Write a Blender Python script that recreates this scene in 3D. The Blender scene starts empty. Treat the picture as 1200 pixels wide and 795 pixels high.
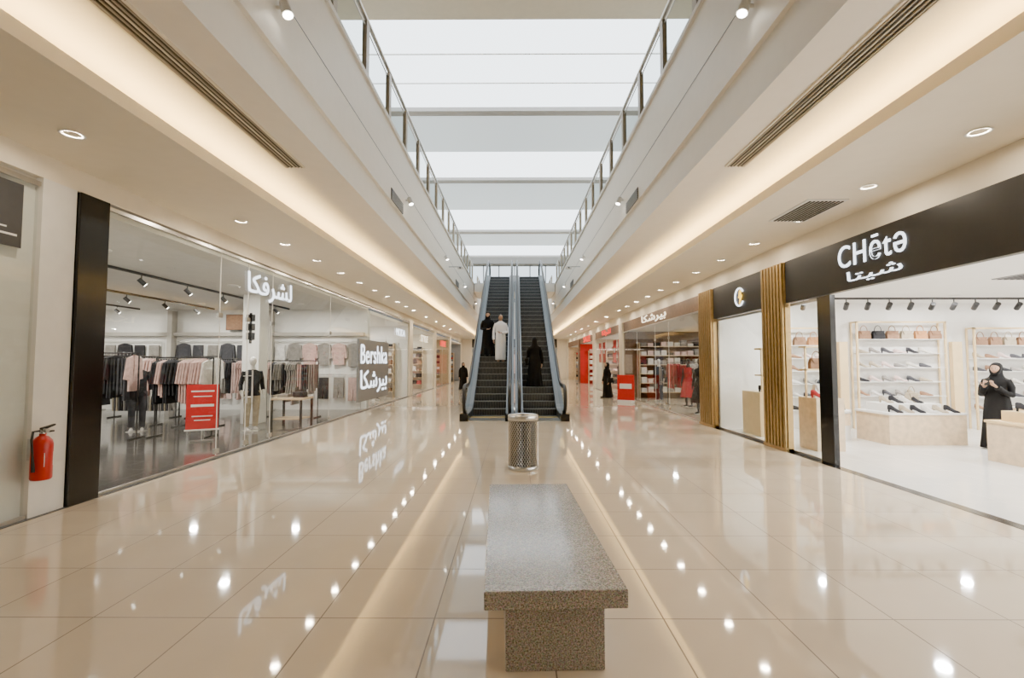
import bpy, bmesh, math, random
from mathutils import Vector, Matrix
random.seed(7)
R=random.Random(11)
pi=math.pi
SC=bpy.context.scene
COL=SC.collection

# ------------------------------------------------------------------ materials
def newmat(name):
    m=bpy.data.materials.new(name); m.use_nodes=True
    nt=m.node_tree; nt.nodes.clear()
    out=nt.nodes.new('ShaderNodeOutputMaterial')
    return m,nt,out
def pm(name,col,rough=.5,metal=0,var=.06,scale=6,bump=0,bscale=60,spec=.5,coat=0,emis=None,es=0):
    m,nt,out=newmat(name)
    b=nt.nodes.new('ShaderNodeBsdfPrincipled')
    tc=nt.nodes.new('ShaderNodeTexCoord')
    n=nt.nodes.new('ShaderNodeTexNoise'); n.inputs['Scale'].default_value=scale; n.inputs['Detail'].default_value=3
    nt.links.new(tc.outputs['Object'],n.inputs['Vector'])
    r=nt.nodes.new('ShaderNodeValToRGB')
    r.color_ramp.elements[0].position=.3; r.color_ramp.elements[1].position=.7
    r.color_ramp.elements[0].color=[max(0,c*(1-var)) for c in col]+[1]
    r.color_ramp.elements[1].color=[min(1,c*(1+var)) for c in col]+[1]
    nt.links.new(n.outputs['Fac'],r.inputs['Fac']); nt.links.new(r.outputs['Color'],b.inputs['Base Color'])
    b.inputs['Roughness'].default_value=rough; b.inputs['Metallic'].default_value=metal
    b.inputs['Specular IOR Level'].default_value=spec; b.inputs['Coat Weight'].default_value=coat
    if emis: b.inputs['Emission Color'].default_value=list(emis)+[1]; b.inputs['Emission Strength'].default_value=es
    if bump:
        n2=nt.nodes.new('ShaderNodeTexNoise'); n2.inputs['Scale'].default_value=bscale
        nt.links.new(tc.outputs['Object'],n2.inputs['Vector'])
        bp=nt.nodes.new('ShaderNodeBump'); bp.inputs['Strength'].default_value=bump; bp.inputs['Distance'].default_value=.01
        nt.links.new(n2.outputs['Fac'],bp.inputs['Height']); nt.links.new(bp.outputs['Normal'],b.inputs['Normal'])
    nt.links.new(b.outputs[0],out.inputs[0])
    return m
def em(name,col,s):
    m,nt,out=newmat(name); e=nt.nodes.new('ShaderNodeEmission')
    e.inputs[0].default_value=list(col)+[1]; e.inputs[1].default_value=s
    nt.links.new(e.outputs[0],out.inputs[0]); return m
def glassmat(name,tint=(.95,.97,.96),base=.03,graz=.6):
    m,nt,out=newmat(name)
    lw=nt.nodes.new('ShaderNodeLayerWeight'); lw.inputs['Blend'].default_value=.5
    p=nt.nodes.new('ShaderNodeMath'); p.operation='POWER'; p.inputs[1].default_value=4
    nt.links.new(lw.outputs['Facing'],p.inputs[0])
    q=nt.nodes.new('ShaderNodeMath'); q.operation='MULTIPLY_ADD'; q.inputs[1].default_value=graz; q.inputs[2].default_value=base
    nt.links.new(p.outputs[0],q.inputs[0])
    t=nt.nodes.new('ShaderNodeBsdfTransparent'); t.inputs[0].default_value=list(tint)+[1]
    g=nt.nodes.new('ShaderNodeBsdfGlossy'); g.inputs['Roughness'].default_value=.0
    mx=nt.nodes.new('ShaderNodeMixShader')
    nt.links.new(q.outputs[0],mx.inputs[0]); nt.links.new(t.outputs[0],mx.inputs[1]); nt.links.new(g.outputs[0],mx.inputs[2])
    nt.links.new(mx.outputs[0],out.inputs[0]); return m
def tilemat(name,c1,c2,mortar,size,off,rough,msize=.004,var=.05):
    m,nt,out=newmat(name)
    b=nt.nodes.new('ShaderNodeBsdfPrincipled')
    tc=nt.nodes.new('ShaderNodeTexCoord'); mp=nt.nodes.new('ShaderNodeMapping')
    mp.inputs['Location'].default_value=(-off[0],-off[1],0)
    nt.links.new(tc.outputs['Object'],mp.inputs['Vector'])
    br=nt.nodes.new('ShaderNodeTexBrick'); br.offset=0; br.squash=1
    br.inputs['Scale'].default_value=1; br.inputs['Brick Width'].default_value=size; br.inputs['Row Height'].default_value=size
    br.inputs['Mortar Size'].default_value=msize; br.inputs['Mortar Smooth'].default_value=.1
    br.inputs['Color1'].default_value=list(c1)+[1]; br.inputs['Color2'].default_value=list(c2)+[1]; br.inputs['Mortar'].default_value=list(mortar)+[1]
    nt.links.new(mp.outputs[0],br.inputs['Vector'])
    n=nt.nodes.new('ShaderNodeTexNoise'); n.inputs['Scale'].default_value=2.2; n.inputs['Detail'].default_value=6
    nt.links.new(tc.outputs['Object'],n.inputs['Vector'])
    r=nt.nodes.new('ShaderNodeValToRGB'); r.color_ramp.elements[0].position=.3; r.color_ramp.elements[1].position=.7
    a=1-var; r.color_ramp.elements[0].color=(a,a,a,1); r.color_ramp.elements[1].color=(1,1,1,1)
    nt.links.new(n.outputs['Fac'],r.inputs['Fac'])
    mx=nt.nodes.new('ShaderNodeMixRGB'); mx.blend_type='MULTIPLY'; mx.inputs[0].default_value=1
    nt.links.new(br.outputs['Color'],mx.inputs[1]); nt.links.new(r.outputs['Color'],mx.inputs[2])
    nt.links.new(mx.outputs[0],b.inputs['Base Color'])
    mr=nt.nodes.new('ShaderNodeMapRange'); mr.inputs['To Min'].default_value=rough; mr.inputs['To Max'].default_value=.5
    nt.links.new(br.outputs['Fac'],mr.inputs['Value']); nt.links.new(mr.outputs[0],b.inputs['Roughness'])
    b.inputs['Specular IOR Level'].default_value=.8
    nt.links.new(b.outputs[0],out.inputs[0]); return m
def granite(name,rough=.2):
    m,nt,out=newmat(name)
    b=nt.nodes.new('ShaderNodeBsdfPrincipled'); tc=nt.nodes.new('ShaderNodeTexCoord')
    n=nt.nodes.new('ShaderNodeTexNoise'); n.inputs['Scale'].default_value=120; n.inputs['Detail'].default_value=3; n.inputs['Roughness'].default_value=.7
    v=nt.nodes.new('ShaderNodeTexVoronoi'); v.inputs['Scale'].default_value=150
    nt.links.new(tc.outputs['Object'],n.inputs['Vector']); nt.links.new(tc.outputs['Object'],v.inputs['Vector'])
    r=nt.nodes.new('ShaderNodeValToRGB'); e=r.color_ramp.elements
    e[0].position=.34; e[0].color=(.06,.048,.038,1); e[1].position=.70; e[1].color=(.68,.60,.50,1)
    x=e.new(.45); x.color=(.25,.205,.16,1); x=e.new(.56); x.color=(.42,.36,.29,1)
    nt.links.new(n.outputs['Fac'],r.inputs['Fac'])
    mx=nt.nodes.new('ShaderNodeMixRGB'); mx.blend_type='OVERLAY'; mx.inputs[0].default_value=.35
    nt.links.new(r.outputs['Color'],mx.inputs[1]); nt.links.new(v.outputs['Color'],mx.inputs[2])
    hs=nt.nodes.new('ShaderNodeHueSaturation'); hs.inputs['Saturation'].default_value=.55
    nt.links.new(mx.outputs[0],hs.inputs['Color']); nt.links.new(hs.outputs[0],b.inputs['Base Color'])
    b.inputs['Roughness'].default_value=rough
    nt.links.new(b.outputs[0],out.inputs[0]); return m

M={}
M['cream']=pm('cream_paint',(.82,.75,.62),.55,var=.02)
M['creamceil']=pm('ceiling_paint',(.85,.775,.63),.6,var=.015)
M['fascia']=pm('fascia_paint',(.90,.855,.77),.5,var=.015)
M['white']=pm('white_paint',(.88,.87,.84),.5,var=.02)
M['offwhite']=pm('offwhite_paint',(.78,.76,.72),.5,var=.03)
M['taupe']=pm('taupe_shop_wall',(.50,.47,.42),.5,var=.04)
M['shopceil']=pm('shop_ceiling_grey',(.72,.70,.66),.6,var=.03)
M['roofgrey']=pm('roof_panel_fabric',(.66,.72,.74),.6,var=.02,emis=(.82,.92,1),es=.62)  # weak emission stands in for daylight, to brighten the grey panels
M['beam']=pm('roof_beam',(.44,.42,.40),.5,var=.03)
M['floor']=tilemat('cream_floor_tile',(.69,.59,.46),(.655,.56,.435),(.17,.125,.09),.715,(-.5,3.07),.045,.0045,.05)
M['shopfloor_dark']=tilemat('dark_shop_tile',(.085,.08,.075),(.10,.092,.085),(.03,.03,.03),.6,(0,0),.12)
M['shopfloor_white']=tilemat('white_shop_tile',(.84,.83,.80),(.82,.81,.78),(.6,.58,.55),.8,(0,0),.15)
M['shopfloor_beige']=tilemat('beige_shop_tile',(.60,.53,.43),(.55,.49,.40),(.25,.2,.15),.6,(0,0),.12)
M['black']=pm('black_gloss',(.012,.012,.013),.15,var=.1)
M['fasciablack']=pm('black_sign_board',(.012,.011,.011),.4,var=.1)
M['blackmatte']=pm('black_matte',(.02,.02,.021),.5,var=.1)
M['darkgrey']=pm('dark_grey',(.06,.06,.065),.4,var=.1)
M['grey']=pm('mid_grey',(.30,.31,.32),.45,var=.05)
M['signpanel']=pm('sign_panel_grey',(.22,.225,.23),.3,var=.05)
M['steel']=pm('brushed_steel',(.6,.59,.57),.28,1,var=.05,scale=30)
M['dsteel']=pm('escalator_deck',(.20,.21,.22),.35,.8,var=.05,scale=30)
M['gold']=pm('bronze_gold',(.44,.30,.13),.35,.75,var=.1,scale=12)
M['goldbright']=pm('gold_frame',(.80,.61,.34),.35,.3,var=.05)
M['wood']=pm('light_wood',(.70,.55,.37),.45,var=.12,scale=9)
M['brown']=pm('brown_wood',(.17,.10,.06),.4,var=.2,scale=9)
M['granite']=granite('polished_granite',.13)
M['graniteb']=granite('granite_base',.35)
M['glass']=glassmat('shopfront_glass',(.91,.94,.925),.045,.55)
M['railglass']=glassmat('railing_glass',(.74,.79,.79),.06,.4)
M['escglass']=glassmat('escalator_glass',(.70,.77,.80),.05,.4)
M['escstep']=pm('escalator_step',(.14,.15,.16),.42,.5,var=.15,scale=20)
M['rubber']=pm('handrail_rubber',(.012,.012,.012),.35,var=.05)
M['yellow']=pm('comb_yellow',(.75,.55,.05),.5)
M['red']=pm('red_paint',(.50,.012,.01),.3,var=.06)
M['poster']=pm('red_poster',(.62,.02,.02),.45,var=.05)
M['grille']=pm('grille_dark',(.05,.04,.03),.6)
M['post']=pm('rail_post',(.42,.36,.28),.4,0,var=.05)
M['skin']=pm('skin',(.50,.31,.21),.5,var=.04)
M['skinman']=pm('skin_b',(.42,.25,.16),.5,var=.04)
M['hair']=pm('hair',(.012,.010,.009),.45,var=.2)
M['eye']=pm('eye',(.02,.012,.01),.2)
M['lip']=pm('lip',(.42,.16,.13),.5)
M['abaya']=pm('abaya_cloth',(.008,.008,.009),.8,var=.2,bump=.1,bscale=30,spec=.3)
M['thobe']=pm('thobe_cloth',(.82,.82,.84),.7,var=.03,bump=.1,bscale=30)
M['mann']=pm('mannequin_plastic',(.75,.72,.68),.35,var=.02)
M['manndark']=pm('mannequin_dark',(.05,.05,.05),.35,var=.02)
M['sky']=em('skylight_panel',(.88,.95,1.0),4.0)
M['endwin']=em('end_window_daylight',(.80,.92,1.0),2.2)
M['cove']=em('cove_led',(1,.68,.28),56)
M['sign']=em('sign_white_led',(.90,.95,1),3.2)
M['signy']=em('sign_yellow_led',(1,.6,.05),3)
M['signr']=em('sign_red_led',(1,.06,.04),2.5)
M['signw']=em('sign_warm_led',(1,.85,.6),3)
M['lampface']=em('lamp_face',(1,.93,.8),25)
cl=[(.02,.02,.025),(.06,.06,.07),(.28,.26,.24),(.75,.73,.70),(.62,.42,.38),(.45,.38,.28),(.5,.04,.05),(.10,.13,.22),(.72,.55,.52),(.12,.16,.10),(.30,.17,.10),(.65,.62,.55),(.50,.24,.10),(.10,.22,.25),(.58,.48,.25)]
CL=[pm('cloth_%s'%chr(97+i),c,.8,var=.15,scale=14,bump=.15,bscale=40) for i,c in enumerate(cl)]

# ------------------------------------------------------------------ mesh builder
class MB:
    def __init__(s): s.v=[];s.f=[];s.m=[];s.s=[];s.mats=[];s.T=Matrix.Identity(4)
    def add(s,vs,fs,mat,smooth=False):
        if mat not in s.mats: s.mats.append(mat)
        k=s.mats.index(mat); b=len(s.v)
        s.v+=[tuple(s.T@Vector(v)) for v in vs]
        for f in fs: s.f.append([b+i for i in f]); s.m.append(k); s.s.append(smooth)
        return s
    def box(s,x0,x1,y0,y1,z0,z1,mat):
        x0,x1=min(x0,x1),max(x0,x1); y0,y1=min(y0,y1),max(y0,y1); z0,z1=min(z0,z1),max(z0,z1)
        v=[(x0,y0,z0),(x1,y0,z0),(x1,y1,z0),(x0,y1,z0),(x0,y0,z1),(x1,y0,z1),(x1,y1,z1),(x0,y1,z1)]
        return s.add(v,[(0,3,2,1),(4,5,6,7),(0,1,5,4),(1,2,6,5),(2,3,7,6),(3,0,4,7)],mat)
    def rings(s,rs,mat,cap=True,smooth=True):
        n=len(rs[0]); v=[p for r in rs for p in r]; f=[]
        for i in range(len(rs)-1):
            for j in range(n):
                k=(j+1)%n; f.append((i*n+j,i*n+k,(i+1)*n+k,(i+1)*n+j))
        s.add(v,f,mat,smooth)
        if cap:
            s.add(rs[0],[tuple(range(n))[::-1]],mat); s.add(rs[-1],[tuple(range(n))],mat)
        return s
    def tube(s,pts,r,mat,seg=8,smooth=True,flat=1.0):
        pts=[Vector(p) for p in pts]; n=len(pts)
        rr=r if isinstance(r,(list,tuple)) else [r]*n
        rs=[]; up=None
        for i,p in enumerate(pts):
            t=(pts[min(i+1,n-1)]-pts[max(i-1,0)]).normalized()
            if up is None:
                up=Vector((0,0,1)) if abs(t.z)<.9 else Vector((0,1,0))
            a=t.cross(up)
            if a.length<1e-4: a=t.cross(Vector((1,0,0)))
            a.normalize(); b=a.cross(t).normalized(); up=b
            rs.append([tuple(p+rr[i]*(math.cos(2*pi*k/seg)*a+flat*math.sin(2*pi*k/seg)*b)) for k in range(seg)])
        return s.rings(rs,mat,True,smooth)
    def lathe(s,prof,mat,c=(0,0,0),seg=24,smooth=True,cap=True):
        rs=[[(c[0]+r*math.cos(2*pi*k/seg),c[1]+r*math.sin(2*pi*k/seg),c[2]+z) for k in range(seg)] for r,z in prof]
        return s.rings(rs,mat,cap,smooth)
    def prism(s,poly,fn,t0,t1,mat):
        n=len(poly); v=[fn(a,b,t0) for a,b in poly]+[fn(a,b,t1) for a,b in poly]
        f=[tuple(range(n))[::-1],tuple(range(n,2*n))]+[(i,(i+1)%n,n+(i+1)%n,n+i) for i in range(n)]
        return s.add(v,f,mat)
    def ell(s,c,r,mat,seg=14,rg=9):
        rs=[]
        for i in range(1,rg):
            a=pi*i/rg
            rs.append([(c[0]+r[0]*math.sin(a)*math.cos(2*pi*k/seg),c[1]+r[1]*math.sin(a)*math.sin(2*pi*k/seg),c[2]-r[2]*math.cos(a)) for k in range(seg)])
        return s.rings(rs,mat,True,True)
    def build(s,name,parent=None,bevel=0,recalc=True,loc=None,rot=0):
        me=bpy.data.meshes.new(name); me.from_pydata(s.v,[],s.f)
        for m in s.mats: me.materials.append(m)
        for i,p in enumerate(me.polygons): p.material_index=s.m[i]; p.use_smooth=s.s[i]
        if recalc:
            bm=bmesh.new(); bm.from_mesh(me); bmesh.ops.recalc_face_normals(bm,faces=bm.faces); bm.to_mesh(me); bm.free()
        o=bpy.data.objects.new(name,me); COL.objects.link(o)
        if parent: o.parent=parent
        if loc: o.location=loc
        o.rotation_euler=(0,0,rot)
        if bevel:
            b=o.modifiers.new('bevel','BEVEL'); b.width=bevel; b.segments=2; b.limit_method='ANGLE'
        return o
def empty(name,loc=(0,0,0),rot=0):
    o=bpy.data.objects.new(name,None); o.location=loc; o.rotation_euler=(0,0,rot); COL.objects.link(o); return o
def area(name,loc,sx,sy,power,col,shape='RECTANGLE',parent=None):
    l=bpy.data.lights.new(name,'AREA'); l.shape=shape; l.size=sx
    if shape=='RECTANGLE': l.size_y=sy
    l.energy=power; l.color=col
    o=bpy.data.objects.new(name,l); o.location=loc; COL.objects.link(o)
    if parent: o.parent=parent
    return o

YB,YE=-5.0,45.0
# ------------------------------------------------------------------ shell
mb=MB(); mb.box(-5.0,5.0,YB,YE,-.2,0,M['floor']); mb.build('floor')
for s,nm in((-1,'left'),(1,'right')):
    c=MB()
    c.box(s*3.38,s*5.02,YB,YE,3.8,3.86,M['creamceil'])
    c.box(s*3.38,s*3.41,YB,YE,3.86,3.93,M['creamceil'])
    c.box(s*4.25,s*5.02,YB,YE,3.86,4.15,M['creamceil'])
    c.box(s*3.50,s*3.56,YB,YE,3.861,3.875,M['cove'])
    c.build('ceiling_'+nm)
    c=MB()
    c.box(s*2.35,s*5.02,YB,YE,4.15,5.98,M['fascia'])
    c.box(s*2.30,s*2.35,YB,YE,4.62,5.98,M['fascia'])
    c.box(s*2.26,s*5.02,YB,YE,5.98,6.05,M['offwhite'])
    c.box(s*2.294,s*2.30,YB,YE,5.2,5.206,M['grey'])
    c.build('balcony_slab_'+nm)
    c=MB(); c.box(s*5.0,s*5.2,YB,YE,6.05,11.2,M['cream'])
    for k in range(9): c.box(s*4.93,s*5.0,YB+3+k*5.2,YB+3.5+k*5.2,6.05,11,M['offwhite'])
    c.build('wall_upper_'+nm)
for s,nm in((-1,'left'),(1,'right')):
    g=MB(); a,b=-3,6.1
    g.box(s*2.75,s*2.97,a,b,4.143,4.15,M['grille'])
    for k in range(5):
        x=2.765+k*.045; g.box(s*x,s*(x+.012),a,b,4.132,4.143,M['post'] if k!=2 else M['cream'])
    g.box(s*2.73,s*2.75,a,b,4.13,4.15,M['cream']); g.box(s*2.97,s*2.99,a,b,4.13,4.15,M['cream'])
    g.build('linear_air_grille')
    for yy in (9.2,19,27,35):
        g=MB(); g.box(s*2.29,s*2.30,yy-.45,yy+.45,4.64,4.86,M['grille'])
        for k in range(6): g.box(s*2.275,s*2.292,yy-.45,yy+.45,4.645+k*.037,4.66+k*.037,M['grey'])
        g.build('fascia_vent')
g=MB()
g.box(3.95,4.5,6.35,7.35,3.785,3.8,M['offwhite'])
for k in range(9): g.box(4.0+k*.055,4.025+k*.055,6.4,7.3,3.775,3.786,M['grille'])
g.build('ceiling_air_vent')

# roof: daylit panels and beams
def dep(y): return 9.4/math.tan(math.atan((397.5-y)/560)+math.radians(2.81))
r=MB()
r.box(-5.2,5.2,YB,dep(23),11,11.3,M['cream'])
r.box(-5,5,dep(23),dep(127),11.05,11.1,M['sky'])
segs=[(127,133,'b'),(133,178,'g'),(178,209,'w'),(209,213,'b'),(213,246,'g'),(246,270,'w'),(270,273,'b'),(273,288,'g'),(288,300,'w'),(300,309,'b')]
for a,b,t in segs:
    if t=='w': r.box(-5,5,dep(a),dep(b),11.05,11.1,M['sky'])
    if t=='g': r.box(-5,5,dep(a),dep(b),11.0,11.1,M['roofgrey'])
    if t=='b': r.box(-5,5,dep(a),dep(b),10.9,11.1,M['beam'])
for k in range(1,3): 
    y=dep(23)+(dep(127)-dep(23))*k/3; r.box(-5,5,y-.02,y+.02,11.03,11.06,M['white'])
for x in(-5,5): r.box(x-.05,x+.05,dep(23),45,10.9,11.1,M['white'])
r.box(-5.2,5.2,YB,45,11.3,11.4,M['beam'])
r.build('ceiling_skylight')

w=MB()
w.box(-5.2,5.2,YE,YE+.2,3.8,11.3,M['offwhite'])
w.box(-5.2,-4,YE,YE+.2,0,3.8,M['cream']); w.box(4,5.2,YE,YE+.2,0,3.8,M['cream']); w.box(-4,4,YE,YE+.2,2.9,3.8,M['blackmatte'])
w.box(-4,4,YE+3,YE+3.2,0,3,M['brown'])
w.box(-4,4,YE,YE+3,-.1,0,M['shopfloor_beige'])
w.box(-4,4,YE,YE+3.2,2.9,3.0,M['white'])
for k in range(5):
    w.box(-3.2+k*1.4,-2.2+k*1.4,YE+2.9,YE+3,.5,2.4,CL[(k*5+6)%12])
w.build('wall_end')
w=MB()
w.box(-4.4,4.4,YE-.06,YE-.02,7.4,10.7,M['endwin'])
for k in range(7): w.box(-4.45+k*1.467,-4.35+k*1.467,YE-.12,YE,7.3,10.8,M['grey'])
for z in(7.35,9.05,10.75): w.box(-4.45,4.45,YE-.12,YE,z-.05,z+.05,M['grey'])
w.build('window_end')
w=MB(); w.box(-5.2,5.2,YB-.2,YB,0,11.3,M['cream']); w.build('wall_back')
area('lamp_end',(0,YE+1.5,2.85),5,1,120,(1,.9,.75))

b=MB()
b.box(-2.26,2.26,26.6,29.5,5.55,5.98,M['fascia']); b.box(-2.26,2.26,26.6,29.5,5.98,6.05,M['offwhite'])
b.build('floor_bridge')

def railing(nm,pts_y,x,s):
    g=MB(); y0,y1=pts_y
    g.tube([(x,y0,7.0),(x,y1,7.0)],.035,M['steel'],10)
    g.tube([(x,y0,6.86),(x,y1,6.86)],.012,M['steel'],6)
    y=y0+.1
    while y<y1:
        g.box(x-.035,x+.035,y-.07,y+.07,6.051,6.93,M['post'])
        g.tube([(x,y,6.9),(x,y,7.0)],.012,M['steel'],6)
        g.add([(x,y+.08,6.08),(x,min(y+1.27,y1),6.08),(x,min(y+1.27,y1),6.84),(x,y+.08,6.84)],[(0,1,2,3)],M['railglass'])
        y+=1.35
    g.box(x-.02,x+.02,y0,y1,6.051,6.08,M['steel'])
    return g.build(nm)
railing('glass_railing',(YB,26.4),-2.33,-1); railing('glass_railing',(YB,26.4),2.33,1)
railing('glass_railing',(29.6,44.8),-2.33,-1); railing('glass_railing',(29.6,44.8),2.33,1)

# ------------------------------------------------------------------ downlights / spots
WARM=(1,.86,.66)
def downlight(x,y,z,p,col=WARM,r=.07):
    g=MB(); g.lathe([(r+.035,-.012),(r+.03,-.016),(r,-.008),(r,0.0)],M['white'],seg=20,cap=False)
    o=g.build('downlight',loc=(x,y,z),recalc=False)
    area('lamp',(0,0,-.006),r*2,0,p,col,'DISK',o)
y=4.47; ys=[]
while y<44: ys.append(y); y+=(1.42 if y<20 else 2.84)
for i,y in enumerate([1.6,3.0]+ys): downlight(4.42,y,3.8,14 if y<20 else 22)
for i,y in enumerate([1.6]+ys):
    if i==2: continue
    downlight(-4.25,y,3.8,14 if y<20 else 22)
for s in(-1,1):
    for y in(4.45,9.95,15.4,21,27,33,39):
        g=MB()
        g.tube([(0,0,0),(-s*.07,0,0)],.02,M['white'],8)
        g.tube([(-s*.07,0,.05),(-s*.12,-.02,-.09)],[.045,.055],M['white'],12)
        g.tube([(-s*.1203,-.0201,-.091),(-s*.122,-.0208,-.096)],.045,M['lampface'],12)
        g.build('wall_spotlight',loc=(s*2.30,y,5.03))
    g=MB(); g.tube([(0,0,0),(-s*.45,0,0)],.012,M['grey'],8); g.box(-s*.3,-s*.5,-.04,.04,-.08,-.01,M['white'])
    g.tube([(-s*.4,-.04,-.045),(-s*.4,-.08,-.05)],.025,M['black'],10)
    g.build('security_camera',loc=(s*2.30,16.6,4.95))

# ------------------------------------------------------------------ storefronts
def shell(side,y0,y1,xd,zc,wm,fm,cm,power,nx,ny,col=(1,.94,.85),x0=5.02):
    s=side; nm='left' if s<0 else 'right'
    w=MB()
    w.box(s*(x0+xd),s*(x0+xd+.1),y0-.05,y1+.05,0,zc,wm)
    w.box(s*x0,s*(x0+xd),y0-.05,y0+.03,0,zc,wm); w.box(s*x0,s*(x0+xd),y1-.03,y1+.05,0,zc,wm)
    w.build('wall_shop_'+nm)
    f=MB(); f.box(s*5.0,s*(x0+xd),y0,y1,-.2,0.0,fm); f.build('floor_shop')
    c=MB(); c.box(s*x0,s*(x0+xd),y0,y1,zc,zc+.1,cm); c.build('ceiling_shop')
    for i in range(nx):
        for j in range(ny):
            x=x0+xd*(i+.5)/nx; y=y0+(y1-y0)*(j+.5)/ny
            g=MB(); g.lathe([(.11,-.02),(.11,0)],M['white'],seg=20); o=g.build('downlight',loc=(s*x,y,zc))
            area('lamp',(0,0,-.023),.17,.17,power,col,'DISK',o)
def glassfront(side,ys,z1,x=5.0,doors=()):
    s=side
    g=MB()
    for a,b in zip(ys[:-1],ys[1:]):
        g.add([(s*x,a+.008,.05),(s*x,b-.008,.05),(s*x,b-.008,z1-.05),(s*x,a+.008,z1-.05)],[(0,1,2,3)],M['glass'])
    g.box(s*(x-.02),s*(x+.015),ys[0],ys[-1],z1-.05,z1,M['steel']); g.box(s*(x-.02),s*(x+.015),ys[0],ys[-1],0,.04,M['steel'])
    for yy in ys[1:-1]:
        g.box(s*(x-.006),s*(x+.006),yy-.006,yy+.006,.05,z1-.05,M['offwhite'])
        for z in(.12,2.4): g.box(s*(x-.02),s*(x+.015),yy-.06,yy+.06,z-.04,z+.04,M['steel'])
    for yy in doors:
        for d in(-.09,.09):
            g.tube([(s*(x-.07),yy+d,.85),(s*(x-.07),yy+d,1.45)],.016,M['steel'],8)
            for z in(.95,1.35): g.tube([(s*(x-.07),yy+d,z),(s*x,yy+d,z)],.01,M['steel'],6)
    g.build('window_shopfront')

w=MB(); w.box(-4.97,-5.2,YB,YE,3.55,3.8,M['cream'])
w.box(-5.05,-5.3,4.25,5.32,0,3.55,M['offwhite'])
w.box(-4.97,-5.05,4.93,5.32,0,3.55,M['offwhite'])
for a,b in((22.5,23.2),(29.5,30.2),(36.5,37.2),(44.4,45)): w.box(-4.94,-5.3,a,b,0,3.55,M['cream'])
w.build('wall_left')
w=MB(); w.box(-4.93,-5.3,5.33,5.72,0,3.54,M['black']); w.build('black_column',bevel=.004)
w=MB(); w.box(5.0,5.2,YB,YE,3.42,3.8,M['cream'])
w.box(5.0,5.12,12.7,YE,3.0,3.42,M['brown'])
for a,b,m in((21.9,22.6,'cream'),(29.5,30.2,'cream'),(36.5,37.2,'brown'),(44.4,45,'cream')): w.box(4.93,5.3,a,b,0,3.42,M[m])
w.build('wall_right')

# LEFT
shell(-1,-3,4.2,5,3.4,M['grey'],M['shopfloor_dark'],M['darkgrey'],20,1,2)
glassfront(-1,[-3,0,2.4,4.92],3.5)
shell(-1,5.75,16.3,9.2,3.4,M['white'],M['shopfloor_dark'],M['shopceil'],88,3,3,(1,.94,.85))
glassfront(-1,[5.74,8.05,8.9,9.8,12.9,14.9],3.52,doors=(8.9,))
shell(-1,16.5,22.45,6,3.3,M['white'],M['shopfloor_beige'],M['white'],75,2,2)
glassfront(-1,[14.9,18.5,20.5,22.5],3.52)
shell(-1,23.2,29.45,5,3.3,M['cream'],M['shopfloor_beige'],M['white'],75,2,2)
glassfront(-1,[23.2,26,29.5],3.4)
shell(-1,30.2,36.45,5,3.3,M['wood'],M['shopfloor_beige'],M['white'],100,1,2)
glassfront(-1,[30.2,33,36.5],3.4)
shell(-1,37.2,44.4,5,3.3,M['grey'],M['shopfloor_dark'],M['white'],80,1,2)
# RIGHT
shell(1,.5,11.75,9,3.05,M['white'],M['shopfloor_white'],M['white'],100,3,4,(1,.98,.95))  # downlights added here stand in for the light of the track spots
shell(1,12.75,21.9,6,3.0,M['brown'],M['shopfloor_beige'],M['offwhite'],60,2,2)
glassfront(1,[12.75,15.5,17,19.5,21.9],3.0,doors=(16.2,))
shell(1,22.6,29.5,5,3.0,M['cream'],M['shopfloor_beige'],M['white'],75,2,2)
glassfront(1,[22.6,26,29.5],3.0)
shell(1,30.2,36.5,5,3.0,M['poster'],M['shopfloor_beige'],M['white'],110,1,2)
shell(1,37.2,44.4,5,3.0,M['wood'],M['shopfloor_beige'],M['white'],80,1,2)

w=MB(); w.box(4.9,4.998,-3,8.61,2.67,3.42,M['fasciablack']); w.build('shop_fascia')  # black sign fascia over the shop opening
w=MB(); w.box(4.9,4.998,9.46,11.75,2.67,3.42,M['fasciablack']); w.build('shop_fascia')
w=MB(); w.box(4.93,5.01,7.46,7.78,0,2.66,M['black']); w.build('black_column')
def goldcol(y0,y1):
    g=MB(); g.box(4.9,5.0,y0,y1,0,3.42,M['gold'])
    n=7; dy=(y1-y0)/n
    for i in range(n): g.box(4.86,4.9,y0+dy*(i+.2),y0+dy*(i+.8),0.0,3.42,M['gold'])
    g.box(4.85,5.0,y0,y1,0,.06,M['gold'])
    g.build('fluted_gold_column',bevel=.004)
goldcol(8.65,9.42); goldcol(11.8,12.65)
glassfront(1,[7.8,8.62],2.66); glassfront(1,[9.45,11.75],2.66)
t=MB(); t.box(4.86,5.0,-3,12.7,.0,.004,M['black']); t.build('trim_threshold_right')
t=MB(); t.box(-4.93,-5.0,-3,45,.0,.006,M['darkgrey']); t.build('trim_threshold_left')

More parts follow.
